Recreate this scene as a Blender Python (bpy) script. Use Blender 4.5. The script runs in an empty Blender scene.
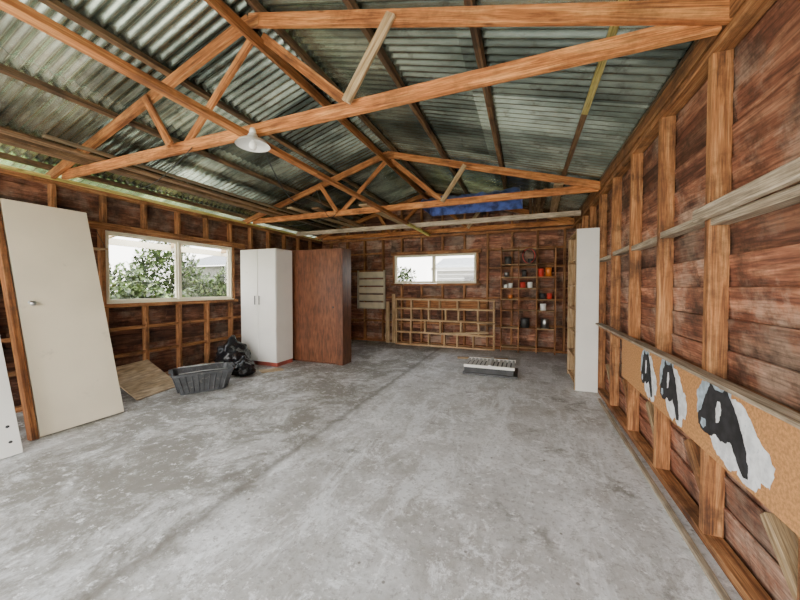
import bpy, math, random
from mathutils import Vector, noise, Matrix
random.seed(7)
R=random.Random(11)
H0=1.4
XL,XR,YF,YB=-5.3,0.92,-1.0,7.6
XC=-2.19; AP=H0+2.26; SL=0.284
def raf(x): return AP-SL*abs(x-XC)

# ---------------- materials ----------------
def newmat(name):
    m=bpy.data.materials.new(name); m.use_nodes=True
    nt=m.node_tree; b=nt.nodes['Principled BSDF']
    return m,nt,b
def N(nt,t,**k):
    n=nt.nodes.new(t)
    for a,v in k.items(): setattr(n,a,v)
    return n
def ramp(nt,stops,interp='LINEAR'):
    r=N(nt,'ShaderNodeValToRGB'); cr=r.color_ramp; cr.interpolation=interp
    while len(cr.elements)<len(stops): cr.elements.new(0.5)
    for e,(p,c) in zip(cr.elements,stops):
        e.position=p; e.color=(c[0],c[1],c[2],1)
    return r
def g3(v): return (v,v,v)
def mix(nt,mode,fac,a,b):
    m=N(nt,'ShaderNodeMix',data_type='RGBA',blend_type=mode)
    for s,v in ((0,fac),(6,a),(7,b)):
        if hasattr(v,'links') or hasattr(v,'is_linked'): nt.links.new(v,m.inputs[s])
        else: m.inputs[s].default_value=v if s==0 else (v[0],v[1],v[2],1)
    return m.outputs[2]
def wood(name,dark,midc,light,rough=0.75,stain=0.5,stainc=(0.03,0.015,0.008),grain=24,knots=0.8,weather=None):
    m,nt,b=newmat(name); L=nt.links
    uv=N(nt,'ShaderNodeUVMap',uv_map='UVMap')
    mp=N(nt,'ShaderNodeMapping'); mp.inputs['Scale'].default_value=(1.6,grain,1); L.new(uv.outputs[0],mp.inputs[0])
    n1=N(nt,'ShaderNodeTexNoise'); n1.inputs['Scale'].default_value=1.0; n1.inputs['Detail'].default_value=9; n1.inputs['Roughness'].default_value=0.68; n1.inputs['Distortion'].default_value=0.8
    L.new(mp.outputs[0],n1.inputs['Vector'])
    rp=ramp(nt,[(0.36,dark),(0.5,midc),(0.64,light)]); L.new(n1.outputs['Fac'],rp.inputs[0])
    mpf=N(nt,'ShaderNodeMapping'); mpf.inputs['Scale'].default_value=(6,grain*7,1); L.new(uv.outputs[0],mpf.inputs[0])
    nf=N(nt,'ShaderNodeTexNoise'); nf.inputs['Scale'].default_value=1.0; nf.inputs['Detail'].default_value=4; L.new(mpf.outputs[0],nf.inputs['Vector'])
    rf=ramp(nt,[(0.35,g3(0.58)),(0.62,g3(1.12))]); L.new(nf.outputs['Fac'],rf.inputs[0])
    base=mix(nt,'MULTIPLY',1.0,rp.outputs[0],rf.outputs[0])
    mp2=N(nt,'ShaderNodeMapping'); mp2.inputs['Scale'].default_value=(2.4,9,1); L.new(uv.outputs[0],mp2.inputs[0])
    vo=N(nt,'ShaderNodeTexVoronoi'); vo.inputs['Scale'].default_value=1.0; L.new(mp2.outputs[0],vo.inputs['Vector'])
    kr=ramp(nt,[(0.04,g3(1)),(0.12,g3(0))]); L.new(vo.outputs['Distance'],kr.inputs[0])
    km=N(nt,'ShaderNodeMath',operation='MULTIPLY'); km.inputs[1].default_value=knots; L.new(kr.outputs[0],km.inputs[0])
    c=mix(nt,'MIX',km.outputs[0],base,[x*0.45 for x in dark])
    tc=N(nt,'ShaderNodeTexCoord')
    if weather:
        n3=N(nt,'ShaderNodeTexNoise'); n3.inputs['Scale'].default_value=1.7; n3.inputs['Detail'].default_value=8; n3.inputs['Roughness'].default_value=0.7; L.new(tc.outputs['Object'],n3.inputs['Vector'])
        r3=ramp(nt,[(0.49,g3(0)),(0.6,g3(0.75))]); L.new(n3.outputs['Fac'],r3.inputs[0])
        wc=mix(nt,'MULTIPLY',1.0,rf.outputs[0],weather)
        c=mix(nt,'MIX',r3.outputs[0],c,wc)
    n2=N(nt,'ShaderNodeTexNoise'); n2.inputs['Scale'].default_value=3.0; n2.inputs['Detail'].default_value=9; n2.inputs['Roughness'].default_value=0.72; L.new(tc.outputs['Object'],n2.inputs['Vector'])
    sr=ramp(nt,[(0.48,g3(0)),(0.64,g3(stain))]); L.new(n2.outputs['Fac'],sr.inputs[0])
    c=mix(nt,'MIX',sr.outputs[0],c,stainc)
    at=N(nt,'ShaderNodeAttribute',attribute_name='tint')
    c=mix(nt,'MULTIPLY',1.0,c,at.outputs['Color'])
    L.new(c,b.inputs['Base Color']); b.inputs['Roughness'].default_value=rough
    bp=N(nt,'ShaderNodeBump'); bp.inputs['Strength'].default_value=0.5; bp.inputs['Distance'].default_value=0.005
    L.new(nf.outputs['Fac'],bp.inputs['Height']); L.new(bp.outputs[0],b.inputs['Normal'])
    return m
def plain(name,col,rough=0.6,metal=0,var=0.12,scale=6,dirt=None,dirtlo=0.55):
    m,nt,b=newmat(name); L=nt.links
    tc=N(nt,'ShaderNodeTexCoord'); n=N(nt,'ShaderNodeTexNoise'); n.inputs['Scale'].default_value=scale; n.inputs['Detail'].default_value=6
    L.new(tc.outputs['Object'],n.inputs['Vector'])
    a=[max(0,c*(1-var*2)) for c in col]; bb=[min(1,c*(1+var)) for c in col]
    r=ramp(nt,[(0.38,a),(0.6,bb)]); L.new(n.outputs['Fac'],r.inputs[0]); c=r.outputs[0]
    if dirt:
        n2=N(nt,'ShaderNodeTexNoise'); n2.inputs['Scale'].default_value=scale*2.3; n2.inputs['Detail'].default_value=8; n2.inputs['Roughness'].default_value=0.7
        L.new(tc.outputs['Object'],n2.inputs['Vector'])
        r2=ramp(nt,[(dirtlo,g3(0)),(dirtlo+0.14,g3(0.8))]); L.new(n2.outputs['Fac'],r2.inputs[0])
        c=mix(nt,'MIX',r2.outputs[0],c,dirt)
    at=N(nt,'ShaderNodeAttribute',attribute_name='tint'); c=mix(nt,'MULTIPLY',1.0,c,at.outputs['Color'])
    L.new(c,b.inputs['Base Color']); b.inputs['Roughness'].default_value=rough; b.inputs['Metallic'].default_value=metal
    return m

M_truss=wood('truss_timber',(0.26,0.082,0.022),(0.56,0.205,0.058),(0.78,0.36,0.12),stain=0.5)
M_pur=wood('purlin_timber',(0.09,0.05,0.025),(0.22,0.12,0.055),(0.38,0.23,0.11),stain=0.6)
M_stud=wood('stud_timber',(0.18,0.065,0.022),(0.40,0.165,0.056),(0.60,0.30,0.12),stain=0.65)
M_side=wood('weatherboard_timber',(0.11,0.038,0.022),(0.25,0.095,0.05),(0.44,0.21,0.12),stain=0.85,stainc=(0.035,0.016,0.010),grain=13,knots=0.4,weather=(0.38,0.27,0.20))
M_pale=wood('pale_timber',(0.34,0.21,0.10),(0.58,0.40,0.21),(0.74,0.55,0.33),stain=0.3,stainc=(0.12,0.07,0.03))
M_grey=wood('weathered_timber',(0.26,0.20,0.14),(0.47,0.38,0.27),(0.64,0.54,0.41),stain=0.3,stainc=(0.08,0.05,0.03))
M_rack=wood('rack_timber',(0.34,0.19,0.08),(0.62,0.40,0.20),(0.78,0.56,0.33),stain=0.3)
M_lime=wood('yellow_timber_eave_light',(0.44,0.36,0.09),(0.72,0.60,0.18),(0.86,0.74,0.30),stain=0.2,stainc=(0.12,0.10,0.03))  # yellow timber tone; on the left eave strip it paints in daylight
M_white=plain('white_paint',(0.84,0.82,0.76),0.45,var=0.02,scale=2,dirt=(0.50,0.46,0.38),dirtlo=0.64)
M_cream=plain('cream_paint',(0.80,0.74,0.56),0.5,var=0.04,scale=3,dirt=(0.45,0.36,0.22),dirtlo=0.62)
M_doorp=plain('cream_door_paint',(0.84,0.75,0.57),0.45,var=0.03,scale=1.5,dirt=(0.58,0.50,0.37),dirtlo=0.62)
M_brown=wood('brown_hardboard',(0.13,0.045,0.02),(0.18,0.063,0.027),(0.22,0.085,0.038),stain=0.25,grain=4,rough=0.45,knots=0)
M_osb=plain('hardboard_panel',(0.58,0.28,0.10),0.7,var=0.14,scale=70,dirt=(0.40,0.18,0.065),dirtlo=0.5)
M_black=plain('black_paint',(0.022,0.022,0.025),0.6,var=0.3,scale=20)
M_wpaint=plain('white_brush_paint',(0.82,0.84,0.86),0.6,var=0.08,scale=25,dirt=(0.50,0.56,0.62),dirtlo=0.56)
M_blueg=plain('bluegrey_paint',(0.42,0.52,0.60),0.6,var=0.15,scale=25)
M_bag=plain('black_plastic',(0.012,0.012,0.014),0.22,var=0.1)
M_tub=plain('grey_plastic',(0.065,0.068,0.072),0.4,var=0.15,scale=10,dirt=(0.24,0.22,0.19),dirtlo=0.56)
M_ply=wood('plywood_sheet',(0.36,0.25,0.14),(0.50,0.37,0.23),(0.60,0.46,0.31),stain=0.2,stainc=(0.2,0.14,0.08),grain=5)
M_metal=plain('steel',(0.55,0.55,0.55),0.35,1.0)
M_dark=plain('dark_metal',(0.06,0.06,0.06),0.5,0.3)
M_red=plain('red_plastic',(0.70,0.05,0.03),0.4)
M_orange=plain('orange_plastic',(0.80,0.22,0.03),0.4)
M_kick=plain('red_oxide_paint',(0.42,0.10,0.07),0.6)
M_blue=plain('blue_tarp',(0.09,0.14,0.42),0.4,var=0.3,scale=8)
M_enam=plain('white_enamel',(0.85,0.86,0.82),0.25,var=0.02)
M_cable=plain('cable_rubber',(0.03,0.03,0.03),0.6)
M_blind=plain('cream_slat',(0.74,0.66,0.47),0.5,var=0.05)
m,nt,b=newmat('bulb_glass'); b.inputs['Base Color'].default_value=(0.95,0.95,0.9,1); b.inputs['Roughness'].default_value=0.1; M_bulb=m

# corrugated iron
m,nt,b=newmat('corrugated_iron'); L=nt.links
tc=N(nt,'ShaderNodeTexCoord'); mp=N(nt,'ShaderNodeMapping'); mp.inputs['Scale'].default_value=(0.5,1.3,0.5); L.new(tc.outputs['Object'],mp.inputs[0])
n=N(nt,'ShaderNodeTexNoise'); n.inputs['Scale'].default_value=1.6; n.inputs['Detail'].default_value=8; n.inputs['Roughness'].default_value=0.65; L.new(mp.outputs[0],n.inputs['Vector'])
r=ramp(nt,[(0.38,(0.15,0.185,0.155)),(0.5,(0.33,0.39,0.33)),(0.60,(0.55,0.64,0.53))]); L.new(n.outputs['Fac'],r.inputs[0])
n2=N(nt,'ShaderNodeTexNoise'); n2.inputs['Scale'].default_value=7; n2.inputs['Detail'].default_value=9; n2.inputs['Roughness'].default_value=0.75; L.new(tc.outputs['Object'],n2.inputs['Vector'])
r2=ramp(nt,[(0.54,g3(0)),(0.66,g3(0.6))]); L.new(n2.outputs['Fac'],r2.inputs[0])
c=mix(nt,'MIX',r2.outputs[0],r.outputs[0],(0.13,0.10,0.07))
at=N(nt,'ShaderNodeAttribute',attribute_name='tint'); c=mix(nt,'MULTIPLY',1.0,c,at.outputs['Color'])
L.new(c,b.inputs['Base Color']); b.inputs['Metallic'].default_value=0.9; b.inputs['Roughness'].default_value=0.27; M_roof=m

# concrete
m,nt,b=newmat('concrete_slab'); L=nt.links
tc=N(nt,'ShaderNodeTexCoord')
def nz(scale,detail=8,rough=0.6,dist=0,off=0,sc=(1,1,1)):
    mp=N(nt,'ShaderNodeMapping'); mp.inputs['Location'].default_value=(off,off*0.7,0); mp.inputs['Scale'].default_value=sc; L.new(tc.outputs['Object'],mp.inputs[0])
    n=N(nt,'ShaderNodeTexNoise'); n.inputs['Scale'].default_value=scale; n.inputs['Detail'].default_value=detail; n.inputs['Roughness'].default_value=rough; n.inputs['Distortion'].default_value=dist
    L.new(mp.outputs[0],n.inputs['Vector']); return n.outputs['Fac']
def layer(c,fac,lo,hi,amt,col):
    r=ramp(nt,[(lo,g3(0)),(hi,g3(amt))]); L.new(fac,r.inputs[0]); return mix(nt,'MIX',r.outputs[0],c,col)
r=ramp(nt,[(0.38,(0.43,0.42,0.40)),(0.5,(0.57,0.565,0.555)),(0.60,(0.70,0.70,0.70))]); L.new(nz(1.3,13,0.76),r.inputs[0]); c=r.outputs[0]
c=layer(c,nz(0.75,12,0.74,0.4,3),0.48,0.60,0.7,(0.32,0.295,0.255))
c=layer(c,nz(1.5,13,0.78,0.5,13,(2.2,0.6,1)),0.50,0.58,0.7,(0.80,0.81,0.82))
c=layer(c,nz(2.6,13,0.84,0.6,9),0.53,0.59,0.8,(0.87,0.875,0.885))
sx=N(nt,'ShaderNodeSeparateXYZ'); L.new(tc.outputs['Object'],sx.inputs[0])
wob=N(nt,'ShaderNodeMath',operation='MULTIPLY_ADD'); L.new(nz(3,9,0.75),wob.inputs[0]); wob.inputs[1].default_value=1.6; L.new(sx.outputs[0],wob.inputs[2])
mr=N(nt,'ShaderNodeMapRange'); mr.inputs[1].default_value=-1.15; mr.inputs[2].default_value=-0.85; mr.inputs[3].default_value=1; mr.inputs[4].default_value=0; L.new(wob.outputs[0],mr.inputs[0])
r=ramp(nt,[(0.44,g3(0.10)),(0.53,g3(0.88))]); L.new(nz(1.5,13,0.82,0.4,5),r.inputs[0])
msk=mix(nt,'MULTIPLY',1.0,mr.outputs[0],r.outputs[0])
c=mix(nt,'MIX',msk,c,(0.205,0.188,0.155))
c=layer(c,nz(1.6,11,0.76,0,21),0.57,0.65,0.75,(0.17,0.155,0.13))
c=layer(c,nz(28,6,0.78),0.53,0.60,0.55,(0.25,0.235,0.21))
c=layer(c,nz(13,8,0.8,0,4),0.56,0.61,0.75,(0.90,0.90,0.90))
vo=N(nt,'ShaderNodeTexVoronoi'); vo.inputs['Scale'].default_value=5.5; L.new(tc.outputs['Object'],vo.inputs['Vector'])
r=ramp(nt,[(0.035,g3(0.8)),(0.06,g3(0))]); L.new(vo.outputs['Distance'],r.inputs[0]); c=mix(nt,'MIX',r.outputs[0],c,(0.16,0.14,0.115))
d=N(nt,'ShaderNodeMath',operation='MULTIPLY_ADD'); L.new(nz(7,8,0.8),d.inputs[0]); d.inputs[1].default_value=0.22; L.new(sx.outputs[0],d.inputs[2])
d2=N(nt,'ShaderNodeMath',operation='ADD'); d2.inputs[1].default_value=1.73; L.new(d.outputs[0],d2.inputs[0])
d3=N(nt,'ShaderNodeMath',operation='ABSOLUTE'); L.new(d2.outputs[0],d3.inputs[0])
r=ramp(nt,[(0.006,g3(0.65)),(0.06,g3(0))]); L.new(d3.outputs[0],r.inputs[0]); c=mix(nt,'MIX',r.outputs[0],c,(0.14,0.125,0.10))
L.new(c,b.inputs['Base Color']); b.inputs['Roughness'].default_value=0.6
bp=N(nt,'ShaderNodeBump'); bp.inputs['Strength'].default_value=0.4; bp.inputs['Distance'].default_value=0.01; L.new(nz(14,8,0.7),bp.inputs['Height']); L.new(bp.outputs[0],b.inputs['Normal'])
M_conc=m
M_path=plain('pale_concrete',(0.66,0.62,0.54),0.8,var=0.1,scale=3)
M_grass=plain('grass',(0.10,0.14,0.035),0.9,var=0.3,scale=4)
M_leaf=plain('leaf',(0.045,0.08,0.015),0.6,var=0.4,scale=3)
M_leaf2=plain('leaf_light',(0.12,0.17,0.045),0.6,var=0.4,scale=3)
M_house=plain('house_weatherboard_paint',(0.22,0.21,0.19),0.7)
M_hroof=plain('house_roof_iron',(0.09,0.095,0.10),0.5)
m,nt,b=newmat('window_glass'); L=nt.links
nt.nodes.remove(b); tr=N(nt,'ShaderNodeBsdfTransparent'); gl=N(nt,'ShaderNodeBsdfGlossy'); gl.inputs['Roughness'].default_value=0.05; mx=N(nt,'ShaderNodeMixShader'); mx.inputs[0].default_value=0.05
L.new(tr.outputs[0],mx.inputs[1]); L.new(gl.outputs[0],mx.inputs[2]); L.new(mx.outputs[0],nt.nodes['Material Output'].inputs[0]); M_glass=m

# ---------------- mesh builder ----------------
class MB:
    def __init__(s): s.v=[];s.f=[];s.uv=[];s.c=[];s.m=[];s.mats=[];s.sm=[]
    def mi(s,mat):
        if mat not in s.mats: s.mats.append(mat)
        return s.mats.index(mat)
    def obox(s,c,ax,hs,mat,tint=None):
        if tint is None: tint=R.uniform(0.75,1.18)
        o=len(s.v); k=s.mi(mat); ou,ov=R.uniform(0,50),R.uniform(0,50)
        loc=[]
        for i in (-1,1):
            for j in (-1,1):
                for l in (-1,1):
                    loc.append((i*hs[0],j*hs[1],l*hs[2]))
                    s.v.append(tuple(c+ax[0]*i*hs[0]+ax[1]*j*hs[1]+ax[2]*l*hs[2]))
        hand=ax[0].cross(ax[1]).dot(ax[2])
        for q,d in (((0,1,3,2),0),((4,6,7,5),0),((0,4,5,1),1),((2,3,7,6),1),((0,2,6,4),2),((1,5,7,3),2)):
            q=list(q)
            if hand<0: q=q[::-1]
            s.f.append([o+i for i in q])
            for i in q:
                p=loc[i]
                if d==0: s.uv.append((ou+p[1],ov+p[2]))
                elif d==1: s.uv.append((ou+p[0],ov+p[2]))
                else: s.uv.append((ou+p[0],ov+p[1]+7))
                s.c.append(tint)
            s.m.append(k); s.sm.append(False)
    def beam(s,p1,p2,w,d,mat,up=(0,0,1),tint=None):
        p1=Vector(p1);p2=Vector(p2); a=(p2-p1); Ln=a.length; a.normalize()
        up=Vector(up); sd=a.cross(up).normalized(); u=sd.cross(a).normalized()
        s.obox((p1+p2)/2,(a,sd,u),(Ln/2,w/2,d/2),mat,tint)
    def box(s,x0,x1,y0,y1,z0,z1,mat,tint=None):
        X,Y,Z=Vector((1,0,0)),Vector((0,1,0)),Vector((0,0,1))
        e=[(x1-x0,X),(y1-y0,Y),(z1-z0,Z)]
        e.sort(key=lambda t:-t[0])
        s.obox(Vector(((x0+x1)/2,(y0+y1)/2,(z0+z1)/2)),(e[0][1],e[1][1],e[2][1]),(e[0][0]/2,e[1][0]/2,e[2][0]/2),mat,tint)
    def poly(s,pts,mat,tint=1,smooth=False):
        o=len(s.v); s.v+= [tuple(p) for p in pts]; s.f.append(list(range(o,o+len(pts))))
        for p in pts: s.uv.append((p[0]+p[1],p[2])); s.c.append(tint)
        s.m.append(s.mi(mat)); s.sm.append(smooth)
    def grid(s,P,mat,tint=1,closeu=False,smooth=True):
        o=len(s.v); nu=len(P); nv=len(P[0])
        for row in P:
            for p in row: s.v.append(tuple(p))
        for i in range(nu if closeu else nu-1):
            for j in range(nv-1):
                i2=(i+1)%nu
                q=[o+i*nv+j,o+i2*nv+j,o+i2*nv+j+1,o+i*nv+j+1]
                s.f.append(q)
                for (a,b2) in ((i,j),(i+1,j),(i+1,j+1),(i,j+1)): s.uv.append((a*0.05,b2*0.05)); s.c.append(tint)
                s.m.append(s.mi(mat)); s.sm.append(smooth)
    def lathe(s,prof,mat,c=(0,0,0),n=28,tint=1,axis='z'):
        P=[]
        for i in range(n):
            t=2*math.pi*i/n
            if axis=='z': P.append([(c[0]+r*math.cos(t),c[1]+r*math.sin(t),c[2]+z) for r,z in prof])
            elif axis=='x': P.append([(c[0]+z,c[1]+r*math.cos(t),c[2]+r*math.sin(t)) for r,z in prof])
            else: P.append([(c[0]+r*math.cos(t),c[1]+z,c[2]+r*math.sin(t)) for r,z in prof])
        s.grid(P,mat,tint,closeu=True)
    def tube(s,pts,rad,mat,n=8,tint=1):
        pts=[Vector(p) for p in pts]; P=[[] for _ in range(n)]
        for k,p in enumerate(pts):
            a=(pts[min(k+1,len(pts)-1)]-pts[max(k-1,0)]).normalized()
            u=Vector((0,0,1)) if abs(a.z)<0.9 else Vector((1,0,0))
            sd=a.cross(u).normalized(); uu=sd.cross(a)
            for i in range(n):
                t=2*math.pi*i/n; P[i].append(p+sd*rad*math.cos(t)+uu*rad*math.sin(t))
        s.grid(P,mat,tint,closeu=True)
    def build(s,name,bevel=0,parent=None):
        me=bpy.data.meshes.new(name); me.from_pydata(s.v,[],s.f)
        for mt in s.mats: me.materials.append(mt)
        ul=me.uv_layers.new(name='UVMap'); ul.data.foreach_set('uv',[x for u in s.uv for x in u])
        ca=me.color_attributes.new('tint','FLOAT_COLOR','CORNER')
        ca.data.foreach_set('color',[x for c in s.c for x in (c,c,c,1)])
        me.polygons.foreach_set('material_index',s.m); me.polygons.foreach_set('use_smooth',s.sm)
        me.update()
        o=bpy.data.objects.new(name,me); bpy.context.collection.objects.link(o)
        if bevel:
            bm=o.modifiers.new('bevel','BEVEL'); bm.width=bevel; bm.segments=1; bm.limit_method='ANGLE'
        if parent: o.parent=parent
        return o

# ---------------- floor & ground ----------------
f=MB(); f.box(XL-0.12,XR+0.12,YF-0.1,YB+0.12,-0.12,0,M_conc,1); f.build('floor')
g=MB(); g.box(-40,30,-30,40,-0.3,-0.14,M_grass,1); g.build('garden_ground')
g=MB(); g.box(-8,4,-14,YF-0.12,-0.135,-0.02,M_path,1.1); g.build('driveway')
g=MB(); g.box(-6.9,XL-0.16,YF-0.12,9,-0.135,-0.04,M_path,1.0); g.build('bounce_path')  # unseen pale slab, added to replace green grass bounce at the left eave

# ---------------- siding helper ----------------
def siding(mb,axis,pos,out,a0,a1,z0,ztop,opens=(),exp=0.17,roofclip=False,mat=M_side,tm=1.0):
    z=z0
    while z<ztop-0.02:
        z1=min(z+exp,ztop)
        segs=[(a0,a1)]
        if roofclip:
            lim=(AP+0.10-z1)/SL
            if lim<=0.05: break
            segs=[(max(a0,XC-lim),min(a1,XC+lim))]
        for (o0,o1,oz0,oz1) in opens:
            if z1>oz0+0.03 and z<oz1-0.03:
                ns=[]
                for s0,s1 in segs:
                    if o0>s0: ns.append((s0,min(o0,s1)))
                    if o1<s1: ns.append((max(o1,s0),s1))
                segs=[q for q in ns if q[1]-q[0]>0.02]
        for s0,s1 in segs:
            p=s0
            while p<s1-0.01:
                e=min(p+R.uniform(1.4,4.0),s1)
                if s1-e<0.4: e=s1
                zc=(z+z1)/2+0.012
                h=(z1-z)+0.03
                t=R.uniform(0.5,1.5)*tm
                if axis=='x': mb.beam((pos,p,zc),(pos,e,zc),0.018,h,mat,up=(-out*0.16,0,1),tint=t)
                else: mb.beam((p,pos,zc),(e,pos,zc),0.018,h,mat,up=(0,-out*0.16,1),tint=t)
                p=e
        z=z1

WT=2.70
# ---------------- right wall ----------------
w=MB()
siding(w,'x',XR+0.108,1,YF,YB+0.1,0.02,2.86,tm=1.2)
w.box(XR+0.14,XR+0.15,YF-0.1,YB+0.15,-0.1,2.83,M_side,0.6)  # added backing behind the boards, stops light leaks
w.box(XR,XR+0.09,YF,YB,0.0,0.05,M_stud,0.9)
w.box(XR,XR+0.09,YF,YB,WT-0.05,WT,M_stud,1.0)
ys=[2.24+0.69*k for k in range(-4,8)]
for i,y in enumerate(ys):
    w.box(XR,XR+0.09,y-0.024,y+0.024,0.05,WT-0.05,M_stud)
for i in range(len(ys)-1):
    zz=1.77+R.uniform(-0.02,0.02)
    w.box(XR+0.005,XR+0.088,ys[i]+0.024,ys[i+1]-0.024,zz-0.022,zz+0.022,M_grey)
    w.box(XR+0.005,XR+0.09,ys[i]+0.024,ys[i+1]-0.024,0.87,0.915,M_stud)
    if i in (3,4,5,6,7):
        a=ys[i]+0.03
        w.beam((XR+0.045,a,0.26),(XR+0.045,a+0.20,0.46),0.07,0.05,M_pale if i%2 else M_stud,tint=0.7)
w.beam((XR+0.03,YF,2.79),(XR+0.03,YB,2.79),0.05,0.13,M_stud,tint=0.8)
w.build('wall_right',bevel=0.003)

p=MB(); p.box(XR-0.07,XR-0.001,0.2,4.76,0.932,0.95,M_grey,0.9); p.build('wall_shelf_ledge')
p=MB()
p.beam((XR-0.024,0.25,1.85),(XR-0.024,2.29,1.80),0.045,0.07,M_grey,tint=1.1)
p.build('timber_rail',bevel=0.008)
p=MB(); p.beam((XR-0.09,0.2,0.012),(XR-0.05,4.6,0.012),0.03,0.022,M_grey,tint=0.9); p.build('trim_1')

# painted panel
pan=MB(); pan.box(XR-0.020,XR-0.004,1.2,3.74,0.53,0.928,M_osb,1); panel=pan.build('painted_animal_panel')
def shape(pts,y0,z0,sy,sz,off,mat,name,jit=0.012):
    q=MB(); n=len(pts)
    P=[]
    for i in range(n):
        a=pts[i]; b2=pts[(i+1)%n]
        for k in range(4):
            t=k/4; u=a[0]*(1-t)+b2[0]*t; v=a[1]*(1-t)+b2[1]*t
            P.append((u+R.uniform(-jit,jit),v+R.uniform(-jit,jit)))
    q.poly([(XR-0.020-off,y0-u*sy,z0+v*sz) for u,v in P],mat)
    return q.build(name,parent=panel)
# black head (muzzle lower left, ears on top) with black mane stripe, white neck to the right
blackS=[(-0.02,0.30),(-0.03,0.46),(0.05,0.62),(0.10,0.82),(0.16,0.92),(0.19,1.06),(0.28,0.96),(0.42,0.98),(0.46,1.08),(0.54,0.94),(0.64,0.78),(0.70,0.58),(0.76,0.38),(0.80,0.18),(0.80,0.05),(0.71,0.04),(0.62,0.22),(0.54,0.36),(0.46,0.30),(0.38,0.26),(0.30,0.32),(0.22,0.24),(0.08,0.22)]
whiteS=[(0.22,0.24),(0.34,0.40),(0.52,0.96),(0.66,0.98),(0.80,0.84),(0.90,0.68),(1.02,0.58),(1.10,0.38),(1.05,0.16),(0.94,0.14),(0.90,-0.03),(0.74,-0.05),(0.64,0.04),(0.54,-0.05),(0.40,0.02),(0.30,0.08)]
haloS=[(-0.08,0.50),(-0.06,0.86),(0.04,1.06),(0.20,1.12),(0.36,1.08),(0.55,1.10),(0.5,0.6),(0.2,0.4)]
blaze=[(0.30,0.66),(0.32,0.82),(0.38,0.84),(0.40,0.70),(0.36,0.52),(0.31,0.50)]
nose=[(0.02,0.32),(0.04,0.42),(0.12,0.44),(0.14,0.34),(0.08,0.28)]
for (y,sy,sz) in ((3.16,0.30,0.33),(2.76,0.36,0.34),(2.22,0.52,0.34)):
    shape(haloS,y,0.548,sy,sz*0.98,0.001,M_blueg,'paint_halo',0.02)
    shape(whiteS,y,0.556,sy,sz,0.002,M_wpaint,'paint_white',0.022)
    shape(blackS,y,0.556,sy,sz,0.003,M_black,'paint_black')
    shape(blaze,y,0.556,sy,sz,0.004,M_wpaint,'paint_blaze',0.008)
    shape(nose,y,0.556,sy,sz,0.004,M_blueg,'paint_muzzle',0.008)

# ---------------- left wall ----------------
W1=(2.60,4.62,H0-0.22,H0+0.79)
w=MB()
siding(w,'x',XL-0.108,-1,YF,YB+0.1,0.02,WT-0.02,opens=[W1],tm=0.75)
def leak_sheet(mb,axis,p0,p1,a0,a1,z0,z1,op,mat):  # thin backing around an opening, added to stop light leaks
    o0,o1,oz0,oz1=op
    for (b0,b1,c0,c1) in ((a0,o0,z0,z1),(o1,a1,z0,z1),(o0,o1,z0,oz0),(o0,o1,oz1,z1)):
        if axis=='x': mb.box(p0,p1,b0,b1,c0,c1,mat,0.6)
        else: mb.box(b0,b1,p0,p1,c0,c1,mat,0.6)
leak_sheet(w,'x',XL-0.15,XL-0.14,YF-0.1,YB+0.15,-0.1,WT-0.03,W1,M_side)
w.box(XL-0.09,XL,YF,YB,0,0.05,M_stud)
w.box(XL-0.09,XL,YF,YB,WT-0.05,WT,M_stud,1.1)
y=YF+0.1; yl=[]
while y<YB:
    yl.append(y)
    if y+0.03<W1[0] or y-0.03>W1[1]: w.box(XL-0.09,XL,y-0.024,y+0.024,0.05,WT-0.05,M_stud,R.uniform(0.8,1.1))
    else:
        w.box(XL-0.09,XL,y-0.024,y+0.024,0.05,W1[2]-0.05,M_stud,R.uniform(0.8,1.15)); w.box(XL-0.09,XL,y-0.024,y+0.024,W1[3]+0.09,WT-0.05,M_stud)
    y+=0.5
w.box(XL-0.09,XL+0.03,W1[0]-0.1,W1[1]+0.1,W1[2]-0.05,W1[2],M_stud,1.2)
w.box(XL-0.09,XL+0.01,W1[0]-0.3,W1[1]+0.3,W1[3],W1[3]+0.09,M_stud,0.9)
w.box(XL-0.09,XL,W1[0]-0.05,W1[0],W1[2],W1[3],M_stud); w.box(XL-0.09,XL,W1[1],W1[1]+0.05,W1[2],W1[3],M_stud)
for i in range(len(yl)-1):
    w.box(XL-0.088,XL-0.004,yl[i]+0.024,yl[i+1]-0.024,0.80,0.845,M_stud,R.uniform(0.8,1.1))
    w.box(XL-0.088,XL-0.004,yl[i]+0.024,yl[i+1]-0.024,0.42,0.465,M_stud,R.uniform(0.7,1.0))
    if yl[i+1]<W1[0] or yl[i]>W1[1]: w.box(XL-0.088,XL-0.004,yl[i]+0.024,yl[i+1]-0.024,1.6,1.645,M_stud,0.8)
w.build('wall_left',bevel=0.003)
q=MB(); q.box(XL-0.07,XL-0.02,YF+0.02,YB-0.02,WT+0.002,WT+0.05,M_lime,1.25); q.build('eave_lit_strip')  # added board, bright yellow in place of daylight at the eave gap

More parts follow.
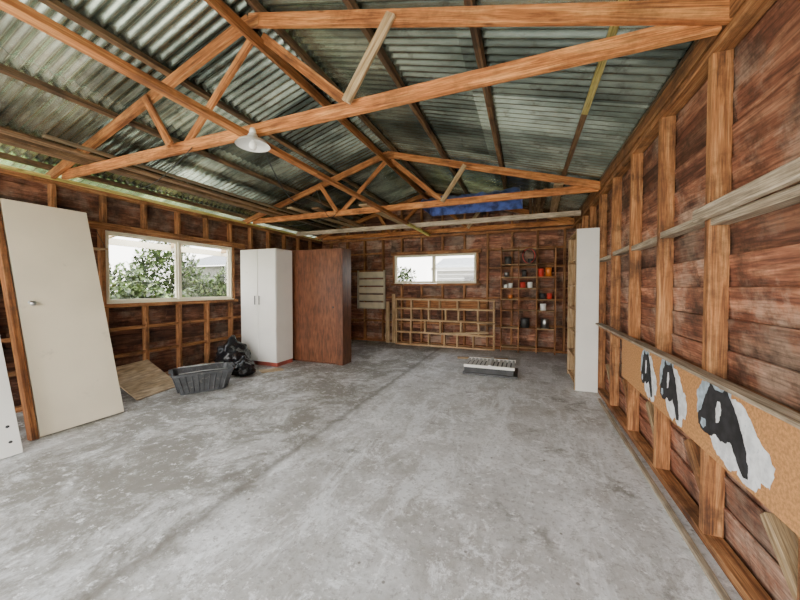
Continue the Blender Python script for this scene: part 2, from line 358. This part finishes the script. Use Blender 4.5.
def window(name,axis,pos,a0,a1,z0,z1,mull,ins):
    q=MB(); t=0.035
    def bx(b0,b1,c0,c1,d0=-0.05,d1=0.05,mat=M_cream):
        if axis=='x': q.box(pos+d0,pos+d1,b0,b1,c0,c1,mat,1)
        else: q.box(b0,b1,pos+d0,pos+d1,c0,c1,mat,1)
    bx(a0,a1,z0,z0+t); bx(a0,a1,z1-t,z1); bx(a0,a0+t,z0+t,z1-t); bx(a1-t,a1,z0+t,z1-t)
    for mm in mull: bx(mm-0.025,mm+0.025,z0+t,z1-t)
    e=[a0+t]+[v for mm in mull for v in (mm-0.025,mm+0.025)]+[a1-t]
    for k in range(0,len(e),2):
        s=0.02
        bx(e[k],e[k+1],z0+t,z0+t+s,-0.02,0.02); bx(e[k],e[k+1],z1-t-s,z1-t,-0.02,0.02)
        bx(e[k],e[k]+s,z0+t+s,z1-t-s,-0.02,0.02); bx(e[k+1]-s,e[k+1],z0+t+s,z1-t-s,-0.02,0.02)
        bx(e[k]+s,e[k+1]-s,z0+t+s,z1-t-s,-0.002,0.002,M_glass)
    if ins>0: bx(a0,a1,z0-0.003,z0+0.012,0.05,0.10)
    else: bx(a0,a1,z0-0.003,z0+0.012,-0.10,-0.05)
    return q.build(name,bevel=0.002)
window('window_1','x',XL-0.06,W1[0]+0.005,W1[1]-0.005,W1[2]+0.005,W1[3]-0.005,[3.61],1)

# ---------------- back wall ----------------
W2=(-3.12,-1.06,H0+0.11,H0+0.83)
w=MB()
siding(w,'y',YB+0.108,1,XL-0.1,XR+0.1,0.02,AP,opens=[W2],roofclip=True,tm=1.05)
leak_sheet(w,'y',YB+0.14,YB+0.15,XL-0.15,XR+0.15,-0.1,WT,W2,M_side)
w.poly([(XL-0.15,YB+0.145,WT),(XR+0.15,YB+0.145,WT),(XR+0.15,YB+0.145,raf(XR+.15)+0.09),(XC,YB+0.145,AP+0.09),(XL-0.15,YB+0.145,raf(XL-.15)+0.09)],M_side,0.6)  # gable part of the added backing against light leaks
w.box(XL,XR,YB,YB+0.09,0,0.05,M_stud); w.box(XL,XR,YB,YB+0.09,WT-0.05,WT,M_stud)
x=XL+0.25; xl=[]
while x<XR:
    xl.append(x)
    if x+0.03<W2[0] or x-0.03>W2[1]: w.box(x-0.024,x+0.024,YB,YB+0.09,0.05,WT-0.05,M_stud,R.uniform(0.8,1.2))
    else:
        w.box(x-0.024,x+0.024,YB,YB+0.09,0.05,W2[2]-0.05,M_stud,R.uniform(0.8,1.2)); w.box(x-0.024,x+0.024,YB,YB+0.09,W2[3]+0.08,WT-0.05,M_stud)
    if raf(x)-0.06>WT+0.05: w.box(x-0.024,x+0.024,YB,YB+0.09,WT+0.05,raf(x)-0.06,M_stud)
    x+=0.53
for i in range(len(xl)-1):
    for z in (0.55,1.15,1.85,2.3):
        z+=R.uniform(-0.03,0.03)
        if z>W2[2]-0.1 and z<W2[3]+0.1 and xl[i+1]>W2[0] and xl[i]<W2[1]: continue
        w.box(xl[i]+0.024,xl[i+1]-0.024,YB+0.003,YB+0.088,z-0.022,z+0.022,M_stud,R.uniform(0.8,1.2))
w.box(W2[0]-0.1,W2[1]+0.1,YB,YB+0.09,W2[2]-0.05,W2[2],M_stud); w.box(W2[0]-0.1,W2[1]+0.1,YB,YB+0.09,W2[3],W2[3]+0.08,M_stud)
w.box(W2[0]-0.05,W2[0],YB,YB+0.09,W2[2],W2[3],M_stud); w.box(W2[1],W2[1]+0.05,YB,YB+0.09,W2[2],W2[3],M_stud)
w.build('wall_back',bevel=0.003)
window('window_2','y',YB+0.05,W2[0]+0.005,W2[1]-0.005,W2[2]+0.005,W2[3]-0.005,[-2.09],-1)

# ---------------- front wall (open vehicle doorway) ----------------
w=MB()
w.box(XL-0.15,XL+0.15,YF-0.12,YF-0.02,0,WT,M_side,0.8); w.box(XR-0.1,XR+0.15,YF-0.12,YF-0.02,0,WT,M_side,0.8)
w.box(XL+0.15,XR-0.1,YF-0.12,YF-0.02,2.58,WT,M_stud,0.9)
siding(w,'y',YF-0.07,-1,XL-0.1,XR+0.1,WT,AP,roofclip=True)
w.build('wall_front')

# ---------------- trusses ----------------
def truss(y,name):
    t=MB()
    zc=H0+1.36
    xh0,xh1=XL-0.02,XR+0.02
    cz=lambda x:raf(x)
    t.beam((xh0+0.12,y,zc),(xh1-0.02,y,zc),0.045,0.10,M_truss,tint=1.15)
    yo=0.047
    t.beam((XC,y-yo,AP-0.0),(xh1+0.03,y-yo,cz(xh1+0.03)),0.045,0.10,M_truss,tint=1.0)
    t.beam((XC,y-yo,AP-0.0),(xh0-0.3,y-yo,cz(xh0-0.3)),0.045,0.10,M_truss,tint=0.85)
    for s in (-1,1):
        t.beam((XC+s*0.02,y+yo*.5*s+yo*1.2,AP-0.05),(XC+s*0.98,y+yo,zc),0.03,0.075,M_truss,tint=0.95 if s<0 else 0.85)
        t.beam((XC+s*1.32,y-yo-0.04,cz(XC+s*1.32)-0.0),(XC+s*0.96,y-yo-0.04,zc+0.0),0.03,0.075,M_pale if s>0 else M_truss,tint=0.9)
    t.box(XC-0.13,XC+0.13,y-yo-0.032,y-yo-0.024,AP-0.10,AP+0.0,M_truss,0.8)
    return t.build(name,bevel=0.004)
truss(2.15,'roof_truss'); truss(5.05,'roof_truss.001'); truss(YB-0.12,'roof_truss.002'); truss(-0.75,'roof_truss.003')

zp=lambda x:raf(x)+0.05+0.028
pm=MB()
for s in (-1,1):
    for dx in (0.13,1.0,1.85,2.68,3.14):
        x=XC+s*dx; up=(s*SL,0,1); mt=M_lime if (s>0 and dx==2.68) else M_pur
        pm.beam((x,YF-0.1,zp(x)),(x,3.3,zp(x)),0.05,0.052,mt,up=up,tint=0.7); pm.beam((x,3.3,zp(x)),(x,YB+0.1,zp(x)),0.05,0.052,M_pur,up=up)
pm.build('roof_purlins')
q=MB(); q.beam((XC,YF,H0+1.285),(XC,3.0,H0+1.285),0.075,0.045,M_truss,tint=0.9); q.beam((XC,3.0,H0+1.285),(XC,6.0,H0+1.285),0.075,0.045,M_truss,tint=0.8)
q.beam((XC,6.0,H0+1.285),(XC,YB-0.06,H0+1.285),0.075,0.045,M_lime,tint=1.2); q.build('ceiling_runner',bevel=0.003)
q=MB(); q.beam((XC+0.03,-0.6,AP-0.14),(XC+0.03,YB-0.2,AP-0.14),0.03,0.09,M_truss,tint=0.7); 
q.build('ridge_brace')
q=MB(); q.beam((XL+0.05,6.45,H0+1.325),(XR-0.01,6.45,H0+1.325),0.045,0.09,M_grey,tint=1.4); q.build('ceiling_joist',bevel=0.003)
q=MB(); zt=H0+1.412
q.beam((-4.75,0.2,zt+0.012),(-4.55,5.3,zt+0.012),0.14,0.022,M_pur,tint=1.0)
q.beam((-4.45,-0.2,zt+0.012),(-4.35,5.2,zt+0.012),0.10,0.022,M_pur,tint=1.2)
q.beam((-4.2,1.6,zt+0.012),(-4.10,6.7,zt+0.012),0.06,0.022,M_pale,tint=0.35)
q.beam((-4.70,0.6,zt+0.040),(-4.50,6.5,zt+0.040),0.09,0.03,M_pur,tint=0.8)
q.build('stored_boards')
q=MB()
q.beam((0.42,4.9,zt+0.014),(0.5,7.2,zt+0.014),0.12,0.024,M_pale,tint=.8)
for i in range(4): q.beam((0.06+i*0.07,5.2,zt+0.02+0.03*(i%2)),(0.10+i*0.06,7.1,zt+0.02+0.03*(i%2)),0.05,0.03,M_pur)
q.build('stored_planks')
q=MB()
q.beam((-3.9,4.6,zt+0.014),(-3.7,7.2,zt+0.014),0.12,0.024,M_pale,tint=.7)
q.beam((-3.5,4.8,zt+0.014),(-3.55,7.3,zt+0.014),0.15,0.024,M_pur)
q.beam((-2.6,4.9,zt+0.014),(-2.5,7.2,zt+0.014),0.16,0.024,M_pale,tint=.8)
q.build('stored_planks.001')
q=MB(); P=[]
for i in range(40):
    row=[]
    for j in range(14):
        x=-1.75+i*1.7/39; y=5.35+j*0.9/13
        hgt=0.08+0.14*math.sin(math.pi*j/13)*(0.7+0.9*noise.noise(Vector((x*2.5,y*2,1))))+0.06*noise.noise(Vector((x*8,y*8,3)))
        if i in(0,39) or j in (0,13): hgt=0.0
        row.append((x,y,zt+0.03+max(hgt,0.0)))
    P.append(row)
q.grid(P,M_blue); q.build('blue_tarp')

# ---------------- ceiling (corrugated roof) ----------------
c=MB()
nY=1060; y0,y1=YF-0.35,YB+0.35
sheetW=0.76
tn=[R.choice((0.6,0.75,0.9,1.0,1.2,1.45)) for _ in range(40)]
for s in (-1,1):
    for row,(d0,d1) in enumerate(((0.0,1.75),(1.70,3.55))):
        o=len(c.v)
        for i in range(nY+1):
            y=y0+(y1-y0)*i/nY
            zz=0.013*math.sin(2*math.pi*y/0.088)
            for d in (d0,(d0+d1)/2,d1):
                x=XC+s*d
                c.v.append((x,y,AP-SL*d+0.05+0.056+0.015+zz+(0.004 if row==0 else 0)))
        for i in range(nY):
            y=y0+(y1-y0)*i/nY
            t=tn[(int((y-y0)/sheetW)+row*13+(7 if s>0 else 0))%40]
            for j in range(2):
                a=o+i*3+j; f=[a,a+3,a+4,a+1]
                c.f.append(f)
                for _ in range(4): c.uv.append((y,j)); c.c.append(t)
                c.m.append(c.mi(M_roof)); c.sm.append(True)
c.build('ceiling')
q=MB()
zr=AP+0.145
q.poly([(XC-0.2,y0,zr-0.05),(XC,y0,zr+0.01),(XC,y1,zr+0.01),(XC-0.2,y1,zr-0.05)],M_roof); q.poly([(XC,y0,zr+0.01),(XC+0.2,y0,zr-0.05),(XC+0.2,y1,zr-0.05),(XC,y1,zr+0.01)],M_roof)
q.build('ridge_cap')

# ---------------- pendant lamp ----------------
q=MB(); lx,ly,lz=-2.11,2.05,H0+1.18
q.lathe([(0.135,0.0),(0.130,0.006),(0.112,0.028),(0.075,0.05),(0.045,0.06),(0.038,0.085),(0.03,0.095),(0.0,0.096)],M_enam,(lx,ly,lz))
q.lathe([(0.133,0.001),(0.110,0.024),(0.075,0.044),(0.0,0.054)],M_enam,(lx,ly,lz))
q.lathe([(0.0,-0.035),(0.022,-0.03),(0.032,-0.008),(0.028,0.015),(0.015,0.035),(0.014,0.04)],M_bulb,(lx,ly,lz))
q.lathe([(0.0,0.09),(0.025,0.09),(0.028,0.11),(0.02,0.14),(0.0,0.14)],M_bulb,(lx,ly,lz))
q.build('pendant_lamp')
q=MB()
def sag(a,b2,s,n=16):
    a=Vector(a);b2=Vector(b2); return [a.lerp(b2,t/n)-Vector((0,0,s*math.sin(math.pi*t/n))) for t in range(n+1)]
q.tube(sag((lx-0.02,2.12,H0+1.30),(-2.6,3.6,H0+1.30),0.35),0.005,M_cable,6)
q.tube(sag((-2.6,3.6,H0+1.30),(-3.2,5.0,H0+1.33),0.18),0.005,M_cable,6)
q.tube(sag((-3.2,5.0,H0+1.33),(-4.9,5.0,H0+1.30),0.12),0.005,M_cable,6)
q.tube(sag((-2.9,2.1,H0+1.31),(-4.9,2.7,H0+1.31),0.10),0.005,M_cable,6)
q.build('electrical_cable')

# ---------------- wardrobes ----------------
q=MB(); x0,x1,ya,yb=-4.90,-4.08,4.44,4.88; hh=2.10
q.box(x0+0.01,x1-0.005,ya+0.03,yb,0.0,0.07,M_kick,1)
q.box(x0,x1,ya+0.02,yb,0.07,hh,M_white,1)
mid=(x0+x1)/2
q.box(x0+0.003,mid-0.005,ya,ya+0.018,0.08,hh-0.005,M_white,1); q.box(mid+0.005,x1-0.003,ya,ya+0.018,0.08,hh-0.005,M_white,1)
for s in (-1,1):
    q.box(mid+s*0.05-0.009,mid+s*0.05+0.009,ya-0.028,ya-0.016,1.10,1.26,M_dark,1)
    for z in (1.11,1.25): q.box(mid+s*0.05-0.005,mid+s*0.05+0.005,ya-0.018,ya,z-0.005,z+0.005,M_metal,1)
q.build('white_wardrobe',bevel=0.004)
q=MB(); x0,x1,ya,yb=-4.25,-3.05,4.98,5.28; hh=2.12
q.box(x0,x1,ya+0.012,yb,0.0,hh,M_brown,0.7)
q.box(x0+0.004,-3.17,ya,ya+0.012,0.03,hh-0.004,M_brown,1.0)
q.box(-3.165,x1,ya-0.008,ya+0.012,0.0,hh,M_brown,0.8)
q.lathe([(0.0,-0.03),(0.015,-0.028),(0.018,-0.018),(0.008,-0.008),(0.008,0)],M_dark,(-3.24,ya,1.05),12,axis='y')
q.build('brown_wardrobe',bevel=0.004)

# ---------------- left leaning door ----------------
def lean(mb,x_b,x_t,y0,y1,zt,th,mat,off=0,tint=1,z0=0.0):
    a=Vector((x_t-x_b,0,zt)).normalized(); nrm=Vector((a.z,0,-a.x)); Lh=Vector((x_t-x_b,0,zt)).length
    c=Vector((x_b,(y0+y1)/2,z0))+a*(Lh/2)-nrm*(th/2+off)
    mb.obox(c,(a,Vector((0,1,0)),nrm),(Lh/2,(y1-y0)/2,th/2),mat,tint)
    return a,nrm
q=MB()
a,nr=lean(q,-4.19,-4.85,1.53,2.20,2.28,0.035,M_doorp,z0=0.012)
kb=Vector((-4.19,1.62,0))+a*1.30
q.lathe([(0.0,0.055),(0.022,0.05),(0.027,0.035),(0.012,0.02),(0.012,0.003),(0.028,0.003),(0.028,0.0)],M_metal,tuple(kb),14,axis='x')
q.build('door_1',bevel=0.004)
q=MB()
lean(q,-4.17,-4.85,1.47,1.515,2.3,0.09,M_truss,off=0.0,z0=0.01,tint=0.6)
lean(q,-4.27,-4.95,1.53,2.17,2.3,0.03,M_pur,off=0.10,tint=0.6,z0=0.01)
q.build('door_frame_timber',bevel=0.003)
q=MB(); lean(q,-3.95,-4.42,0.75,1.34,1.25,0.03,M_white,z0=0.01); lean(q,-3.95,-4.42,0.75,0.79,1.25,0.04,M_white,off=-0.041,z0=0.02)
for t in (0.12,0.25):
    kk=Vector((-3.95,1.28,0))+Vector((-0.352,0,0.936))*t
    q.lathe([(0.0,0.008),(0.012,0.006),(0.014,0.0)],M_dark,tuple(kk),12,axis='x')
q.build('cupboard_door_panel',bevel=0.003)

q=MB()
def quadslab(mb,p0,p1,topoff,th,mat,tint=1):
    p0=Vector(p0);p1=Vector(p1);u=(p1-p0); a=u.normalized(); up=Vector(topoff); n=a.cross(up.normalized()).normalized()
    c=(p0+p1)/2+up/2
    mb.obox(c,(a,up.normalized(),n),(u.length/2,up.length/2,th/2),mat,tint)
quadslab(q,(-4.46,2.48,0.01),(-4.60,3.10,0.01),(-0.54,-0.10,0.34),0.012,M_ply)
q.build('plywood_sheet')
q=MB()
def tub(mb,cx,cy,ang,l,wd,h,mat):
    ca,sa=math.cos(ang),math.sin(ang)
    def T(x,y,z): return (cx+x*ca-y*sa,cy+x*sa+y*ca,z)
    def ring(k,z,n=10):
        L2,W2_=l/2*k,wd/2*k; r=0.05; pts=[]
        for (sx_,sy_,a0) in ((1,1,0),(-1,1,90),(-1,-1,180),(1,-1,270)):
            for i in range(5):
                t=math.radians(a0+i*22.5); pts.append(T(sx_*(L2-r)+r*math.cos(t),sy_*(W2_-r)+r*math.sin(t),z))
        return pts
    rings=[ring(0.76,0.004),ring(0.80,0.04),ring(0.97,h-0.03),ring(1.0,h-0.03),ring(1.03,h-0.025),ring(1.03,h),ring(0.97,h),ring(0.95,h-0.03),ring(0.78,0.05),ring(0.74,0.03)]
    P=[[rg[i] for rg in rings] for i in range(20)]
    mb.grid(P,mat,1,closeu=True,smooth=False)
    mb.poly(ring(0.76,0.004)[::-1],mat); mb.poly(ring(0.74,0.03),mat)
    for s in (-1,1):
        for i in range(9):
            x=-0.4*l+i*0.1*l
            mb.beam(T(x*0.80,s*wd/2*0.81,0.03),T(x,s*wd/2*0.985,h-0.03),0.012,0.012,mat)
        for i in range(6):
            y=-0.38*wd+i*0.152*wd
            mb.beam(T(s*l/2*0.81,y*0.80,0.03),T(s*l/2*0.985,y,h-0.03),0.012,0.012,mat)
        mb.beam(T(s*(l/2+0.02),-0.09,h+0.012),T(s*(l/2+0.02),0.09,h+0.012),0.03,0.02,mat)
        mb.tube([T(-l*0.4,s*(wd/2-0.02),h+0.01),T(0,s*(wd/2-0.02),h+0.02),T(l*0.4,s*(wd/2-0.02),h+0.01)],0.006,M_metal,6)
tub(q,-4.16,3.12,1.0,0.70,0.46,0.28,M_tub)
q.build('plastic_tub')
def bag(name,cx,cy,rx,ry,rz,seed):
    q=MB(); P=[]
    nu,nv=48,30
    for i in range(nu):
        t=2*math.pi*i/nu; col=[]
        for j in range(nv+1):
            ph=math.pi*j/nv; d=Vector((math.sin(ph)*math.cos(t),math.sin(ph)*math.sin(t),-math.cos(ph)))
            k=1+0.22*noise.noise(d*2.2+Vector((seed,0,0)))+0.13*noise.noise(d*6+Vector((0,seed,0)))+0.06*abs(noise.noise(d*14))
            x,y,z=d.x*rx*k,d.y*ry*k,d.z*rz*k
            if d.z>0.85: z+= (d.z-0.85)*rz*2.6; x*=0.75;y*=0.75
            z=max(z+rz*0.72,0.004)
            col.append((cx+x,cy+y,z))
        P.append(col)
    q.grid(P,M_bag,1,closeu=True); return q.build(name)
bag('garbage_bag',-4.68,4.06,0.26,0.27,0.27,3.1); bag('garbage_bag.001',-4.22,3.86,0.17,0.18,0.14,8.4)
q=MB(); P=[]
for i in range(12):
    P.append([(-4.98+0.02*i+0.02*noise.noise(Vector((i*.4,j*.4,0))),3.28+0.03*i+0.02*j,0.01+0.03*j+0.03*abs(noise.noise(Vector((i*.5,j*.5,5))))) for j in range(6)])
q.grid(P,M_wpaint); q.build('crumpled_plastic_sheet')
q=MB(); quadslab(q,(-4.02,4.05,0.008),(-3.80,4.32,0.008),(-0.16,0.10,0.0),0.014,M_pale,0.8)
q.build('board_offcut')

q=MB(); q.box(XL+0.001,XL+0.22,2.20,2.52,H0+0.50,H0+0.518,M_pale,1)
for yy in (2.22,2.50):
    q.tube([(XL+0.005,yy,H0+0.76),(XL+0.20,yy,H0+0.52)],0.004,M_dark,6)
q.build('bracket_shelf')

# ---------------- things on back wall ----------------
q=MB()
x0,x1=-3.0,-0.62; yr=7.36; yd=yr+0.11
lv=[0.0,0.30,0.60,0.88,1.10]
for k,z in enumerate(lv): q.box(x0,x1,yr,yd,z,z+0.04,M_rack,1.05)
for k in range(4):
    vs=[x0+0.02]+sorted([x0+(x1-x0)*(i+1)/6+R.uniform(-0.08,0.08) for i in range(5)])+[x1-0.02]
    for x in vs: q.box(x-0.02,x+0.02,yr+0.005,yd-0.005,lv[k]+0.04,lv[k+1],M_rack,R.uniform(.85,1.1))
q.box(x0+0.25,x1-0.2,yd-0.004,yd+0.004,0.92,1.10,M_truss,0.6)
q.beam((-1.85,yr-0.015,0.32),(-0.75,yr-0.015,0.40),0.02,0.05,M_pale)
q.box(-1.0,-0.62,yr-0.10,yr-0.002,0.60,0.62,M_pale)
q.build('lattice_rack',bevel=0.002)
q=MB()
x0,x1=-4.15,-3.36; yy=7.53
for x in (x0,x1-0.03): q.box(x,x+0.03,yy-0.03,yy+0.04,0.86,1.86,M_blind,0.9)
for i in range(5):
    z=0.86+i*0.20
    q.box(x0+0.03,x1-0.03,yy+0.02,yy+0.03,z,z+0.165,M_blind,1.05); q.box(x0+0.03,x1-0.03,yy-0.03,yy+0.02,z-0.0,z+0.02,M_blind,0.8)
q.build('magazine_rack',bevel=0.002)
q=MB(); q.box(-3.32,-3.22,7.50,7.53,0.0,1.05,M_pale,1.0); q.box(-3.16,-3.08,7.53,7.56,0.0,1.25,M_rack,1.0); q.build('upright_plank')
q=MB(); ya,yb=7.34,7.59; x0,x1=-0.50,0.60
vx=[x0,-0.14,0.22,x1-0.02]
hz=[0.10,0.52,0.90,1.14,1.38,1.62,1.90,2.22]
for x in vx: q.box(x,x+0.02,ya,yb,0.0,2.30,M_stud,1.15)
for k in range(3):
    for z in hz: 
        q.box(vx[k]+0.02,vx[k+1],ya+0.004,yb,z+R.uniform(-.015,.015)*(k>0),z+0.022,M_rack if (k+int(z*10))%3 else M_stud,0.85)
q.build('pigeonhole_shelving',bevel=0.001)
q=MB()
def tin(x,z,mm,hh,rr): q.lathe([(0,0.0),(rr,0.0),(rr,hh),(rr*0.93,hh+0.004),(rr*0.9,hh),(0,hh)],mm,(x,7.42,z+0.024),16)
for (x,z,mm,hh,rr) in ((-0.40,1.38,M_enam,0.07,0.04),(-0.30,1.38,M_enam,0.10,0.05),(-0.05,1.38,M_red,0.12,0.06),(0.10,1.38,M_enam,0.12,0.05),(0.31,1.62,M_red,0.16,0.06),(0.46,1.62,M_orange,0.18,0.06),(-0.02,1.62,M_dark,0.14,0.05),(-0.38,1.62,M_metal,0.10,0.05),(0.35,1.14,M_dark,0.12,0.06),(0.48,1.14,M_red,0.12,0.05),(-0.3,1.14,M_orange,0.08,0.05),(0.1,1.90,M_dark,0.1,0.05),(-0.35,1.9,M_dark,0.16,0.07),(0.36,0.90,M_enam,0.14,0.06),(0.0,0.52,M_dark,0.2,0.09),(0.4,0.52,M_metal,0.2,0.08)):
    tin(x,z,mm,hh,rr)
q.build('paint_tins')
q=MB()
for k in range(3):
    q.tube([(0.05+0.02*k+0.12*math.cos(t),7.32-0.012*k,2.08+0.15*math.sin(t)) for t in [i*math.pi/12 for i in range(25)]],0.008,M_red if k==1 else M_cable,6)
q.build('hose_coil')

# ---------------- shelf unit on right wall ----------------
q=MB(); x0,x1,ya,yb,hh=0.65,0.915,4.92,5.85,2.20
q.box(x0,x1,ya,ya+0.03,0,hh,M_white,1.0); q.box(x0,x1,yb-0.025,yb,0,hh,M_rack,0.8)
q.box(x1-0.01,x1,ya+0.03,yb-0.025,0.02,hh,M_brown,0.8)
for z in (0.05,0.40,0.75,1.08,1.42,1.78,2.175): q.box(x0+0.005,x1-0.01,ya+0.03,yb-0.025,z,z+0.022,M_rack,1.1)
q.box(x0-0.012,x0,ya+0.0,ya+0.045,0,hh,M_pale,0.8)
q.build('bookshelf',bevel=0.002)

# ---------------- radiator grille on floor ----------------
q=MB(); cx,cy=-0.52,5.50
q.box(cx-0.42,cx+0.42,cy-0.30,cy+0.30,0.0,0.03,M_dark,1.5)
q.box(cx-0.40,cx+0.36,cy-0.26,cy+0.26,0.031,0.12,M_dark,1)
for s in (-1,1):
    q.box(cx-0.40,cx+0.38,cy+s*0.28-0.012,cy+s*0.28+0.012,0.12,0.165,M_white,1)
for i in range(12):
    x=cx-0.385+i*0.067
    q.beam((x,cy-0.27,0.15),(x,cy+0.27,0.15),0.044,0.016,M_enam,up=(0.35,0,1),tint=1)
q.box(cx-0.02,cx+0.02,cy-0.29,cy+0.29,0.163,0.18,M_enam,1)
q.build('radiator_grille')
q=MB(); q.beam((-1.25,6.35,0.012),(-0.3,6.55,0.012),0.12,0.02,M_pale); q.build('floor_plank')

# ---------------- exterior ----------------
def hedge(name,x0,x1,y0,y1,h,n,mats,seed,base=-0.13,amp=0.9,sz=(0.05,0.11)):
    rr=random.Random(seed); q=MB()
    for i in range(n):
        x=rr.uniform(x0,x1);y=rr.uniform(y0,y1)
        top=h*(0.70+amp*noise.noise(Vector((x*0.5,y*0.5,seed)))); z=rr.uniform(0,1)**0.8*top+base
        s=rr.uniform(*sz); d=Vector((rr.uniform(-1,1),rr.uniform(-1,1),rr.uniform(-.6,1))).normalized()
        e=d.cross(Vector((0.3,0.2,1))).normalized(); p=Vector((x,y,z))
        q.poly([p-d*s,p+e*s*0.45,p+d*s,p-e*s*0.45],rr.choice(mats),rr.uniform(0.6,1.4))
    return q.build(name)
hedge('garden_hedge',-15.0,-13.0,2,12,3.6,26000,[M_leaf,M_leaf,M_leaf2],1,sz=(0.07,0.14))
hedge('garden_shrub',-9.6,-8.2,4.4,6.0,2.5,6000,[M_leaf,M_leaf2],2)
hedge('garden_hedge.001',-5.5,-3.9,10.5,11.8,2.8,4500,[M_leaf,M_leaf2],3)
q=MB()
q.box(-19,-14.8,12.6,19,-0.14,2.6,M_house,1)
q.box(-14.82,-14.78,13.8,15.0,0.9,2.0,M_dark,1)
q.poly([(-19.3,12.2,2.6),(-14.4,12.2,2.6),(-14.4,15.8,3.7),(-19.3,15.8,3.7)],M_hroof); q.poly([(-19.3,19.3,2.6),(-14.4,19.3,2.6),(-14.4,15.8,3.7),(-19.3,15.8,3.7)],M_hroof)
q.poly([(-14.8,12.6,2.6),(-14.8,19,2.6),(-14.8,15.8,3.6)],M_house)
q.build('neighbour_house')
q=MB()
for i in range(14): q.box(-3.3,1.5,12.5-0.01*(i%2),12.6,-0.14+i*0.16,0.01+i*0.16,M_house,1.4)
q.box(-3.5,1.7,12.35,12.45,2.1,2.2,M_house,2.2)
q.poly([(-3.5,12.4,2.2),(1.7,12.4,2.2),(1.7,14.4,2.75),(-3.5,14.4,2.75)],M_hroof,2.2)
q.box(-2.2,-1.3,12.44,12.48,1.2,1.85,M_dark,1)
q.build('garden_shed')
q=MB()
for y in (1.0,2.2,3.4,4.6,5.8,7.0): q.beam((XL-0.17,y,2.50),(XL-1.7,y,2.30),0.05,0.09,M_pale)
q.beam((XL-1.75,0.5,2.25),(XL-1.75,7.5,2.25),0.05,0.12,M_cream)
for y in (0.6,6.9): q.beam((XL-1.75,y,-0.139),(XL-1.75,y,2.19),0.09,0.09,M_cream,up=(1,0,0))
q.build('verandah_frame')

# ---------------- light ----------------
wd=bpy.data.worlds.new('World'); bpy.context.scene.world=wd; wd.use_nodes=True
nt=wd.node_tree; bg=nt.nodes['Background']; L=nt.links
tc=N(nt,'ShaderNodeTexCoord'); sp=N(nt,'ShaderNodeSeparateXYZ'); L.new(tc.outputs['Generated'],sp.inputs[0])
r=ramp(nt,[(0.0,(1.0,0.95,0.88)),(0.6,(0.90,0.95,1.0))]); L.new(sp.outputs[2],r.inputs[0]); L.new(r.outputs[0],bg.inputs[0]); bg.inputs[1].default_value=9.0
s=bpy.data.lights.new('sun','SUN'); s.energy=12; s.angle=math.radians(3); s.color=(1,0.94,0.84)
so=bpy.data.objects.new('sun',s); bpy.context.collection.objects.link(so)
so.rotation_euler=Vector((-0.55,0.30,-1.0)).to_track_quat('-Z','Y').to_euler()

# ---------------- camera ----------------
cam=bpy.data.cameras.new('camera'); co=bpy.data.objects.new('camera',cam); bpy.context.collection.objects.link(co)
f_px=320.0
cam.sensor_width=36; cam.lens=f_px*36/800; cam.clip_start=0.02
pitch=math.radians(1.2)
co.location=(0,0,H0); th=math.atan(125/f_px)
co.rotation_euler=(math.pi/2-pitch,0,th)
cam.shift_y=-(12-math.tan(pitch)*f_px)/800
bpy.context.scene.camera=co
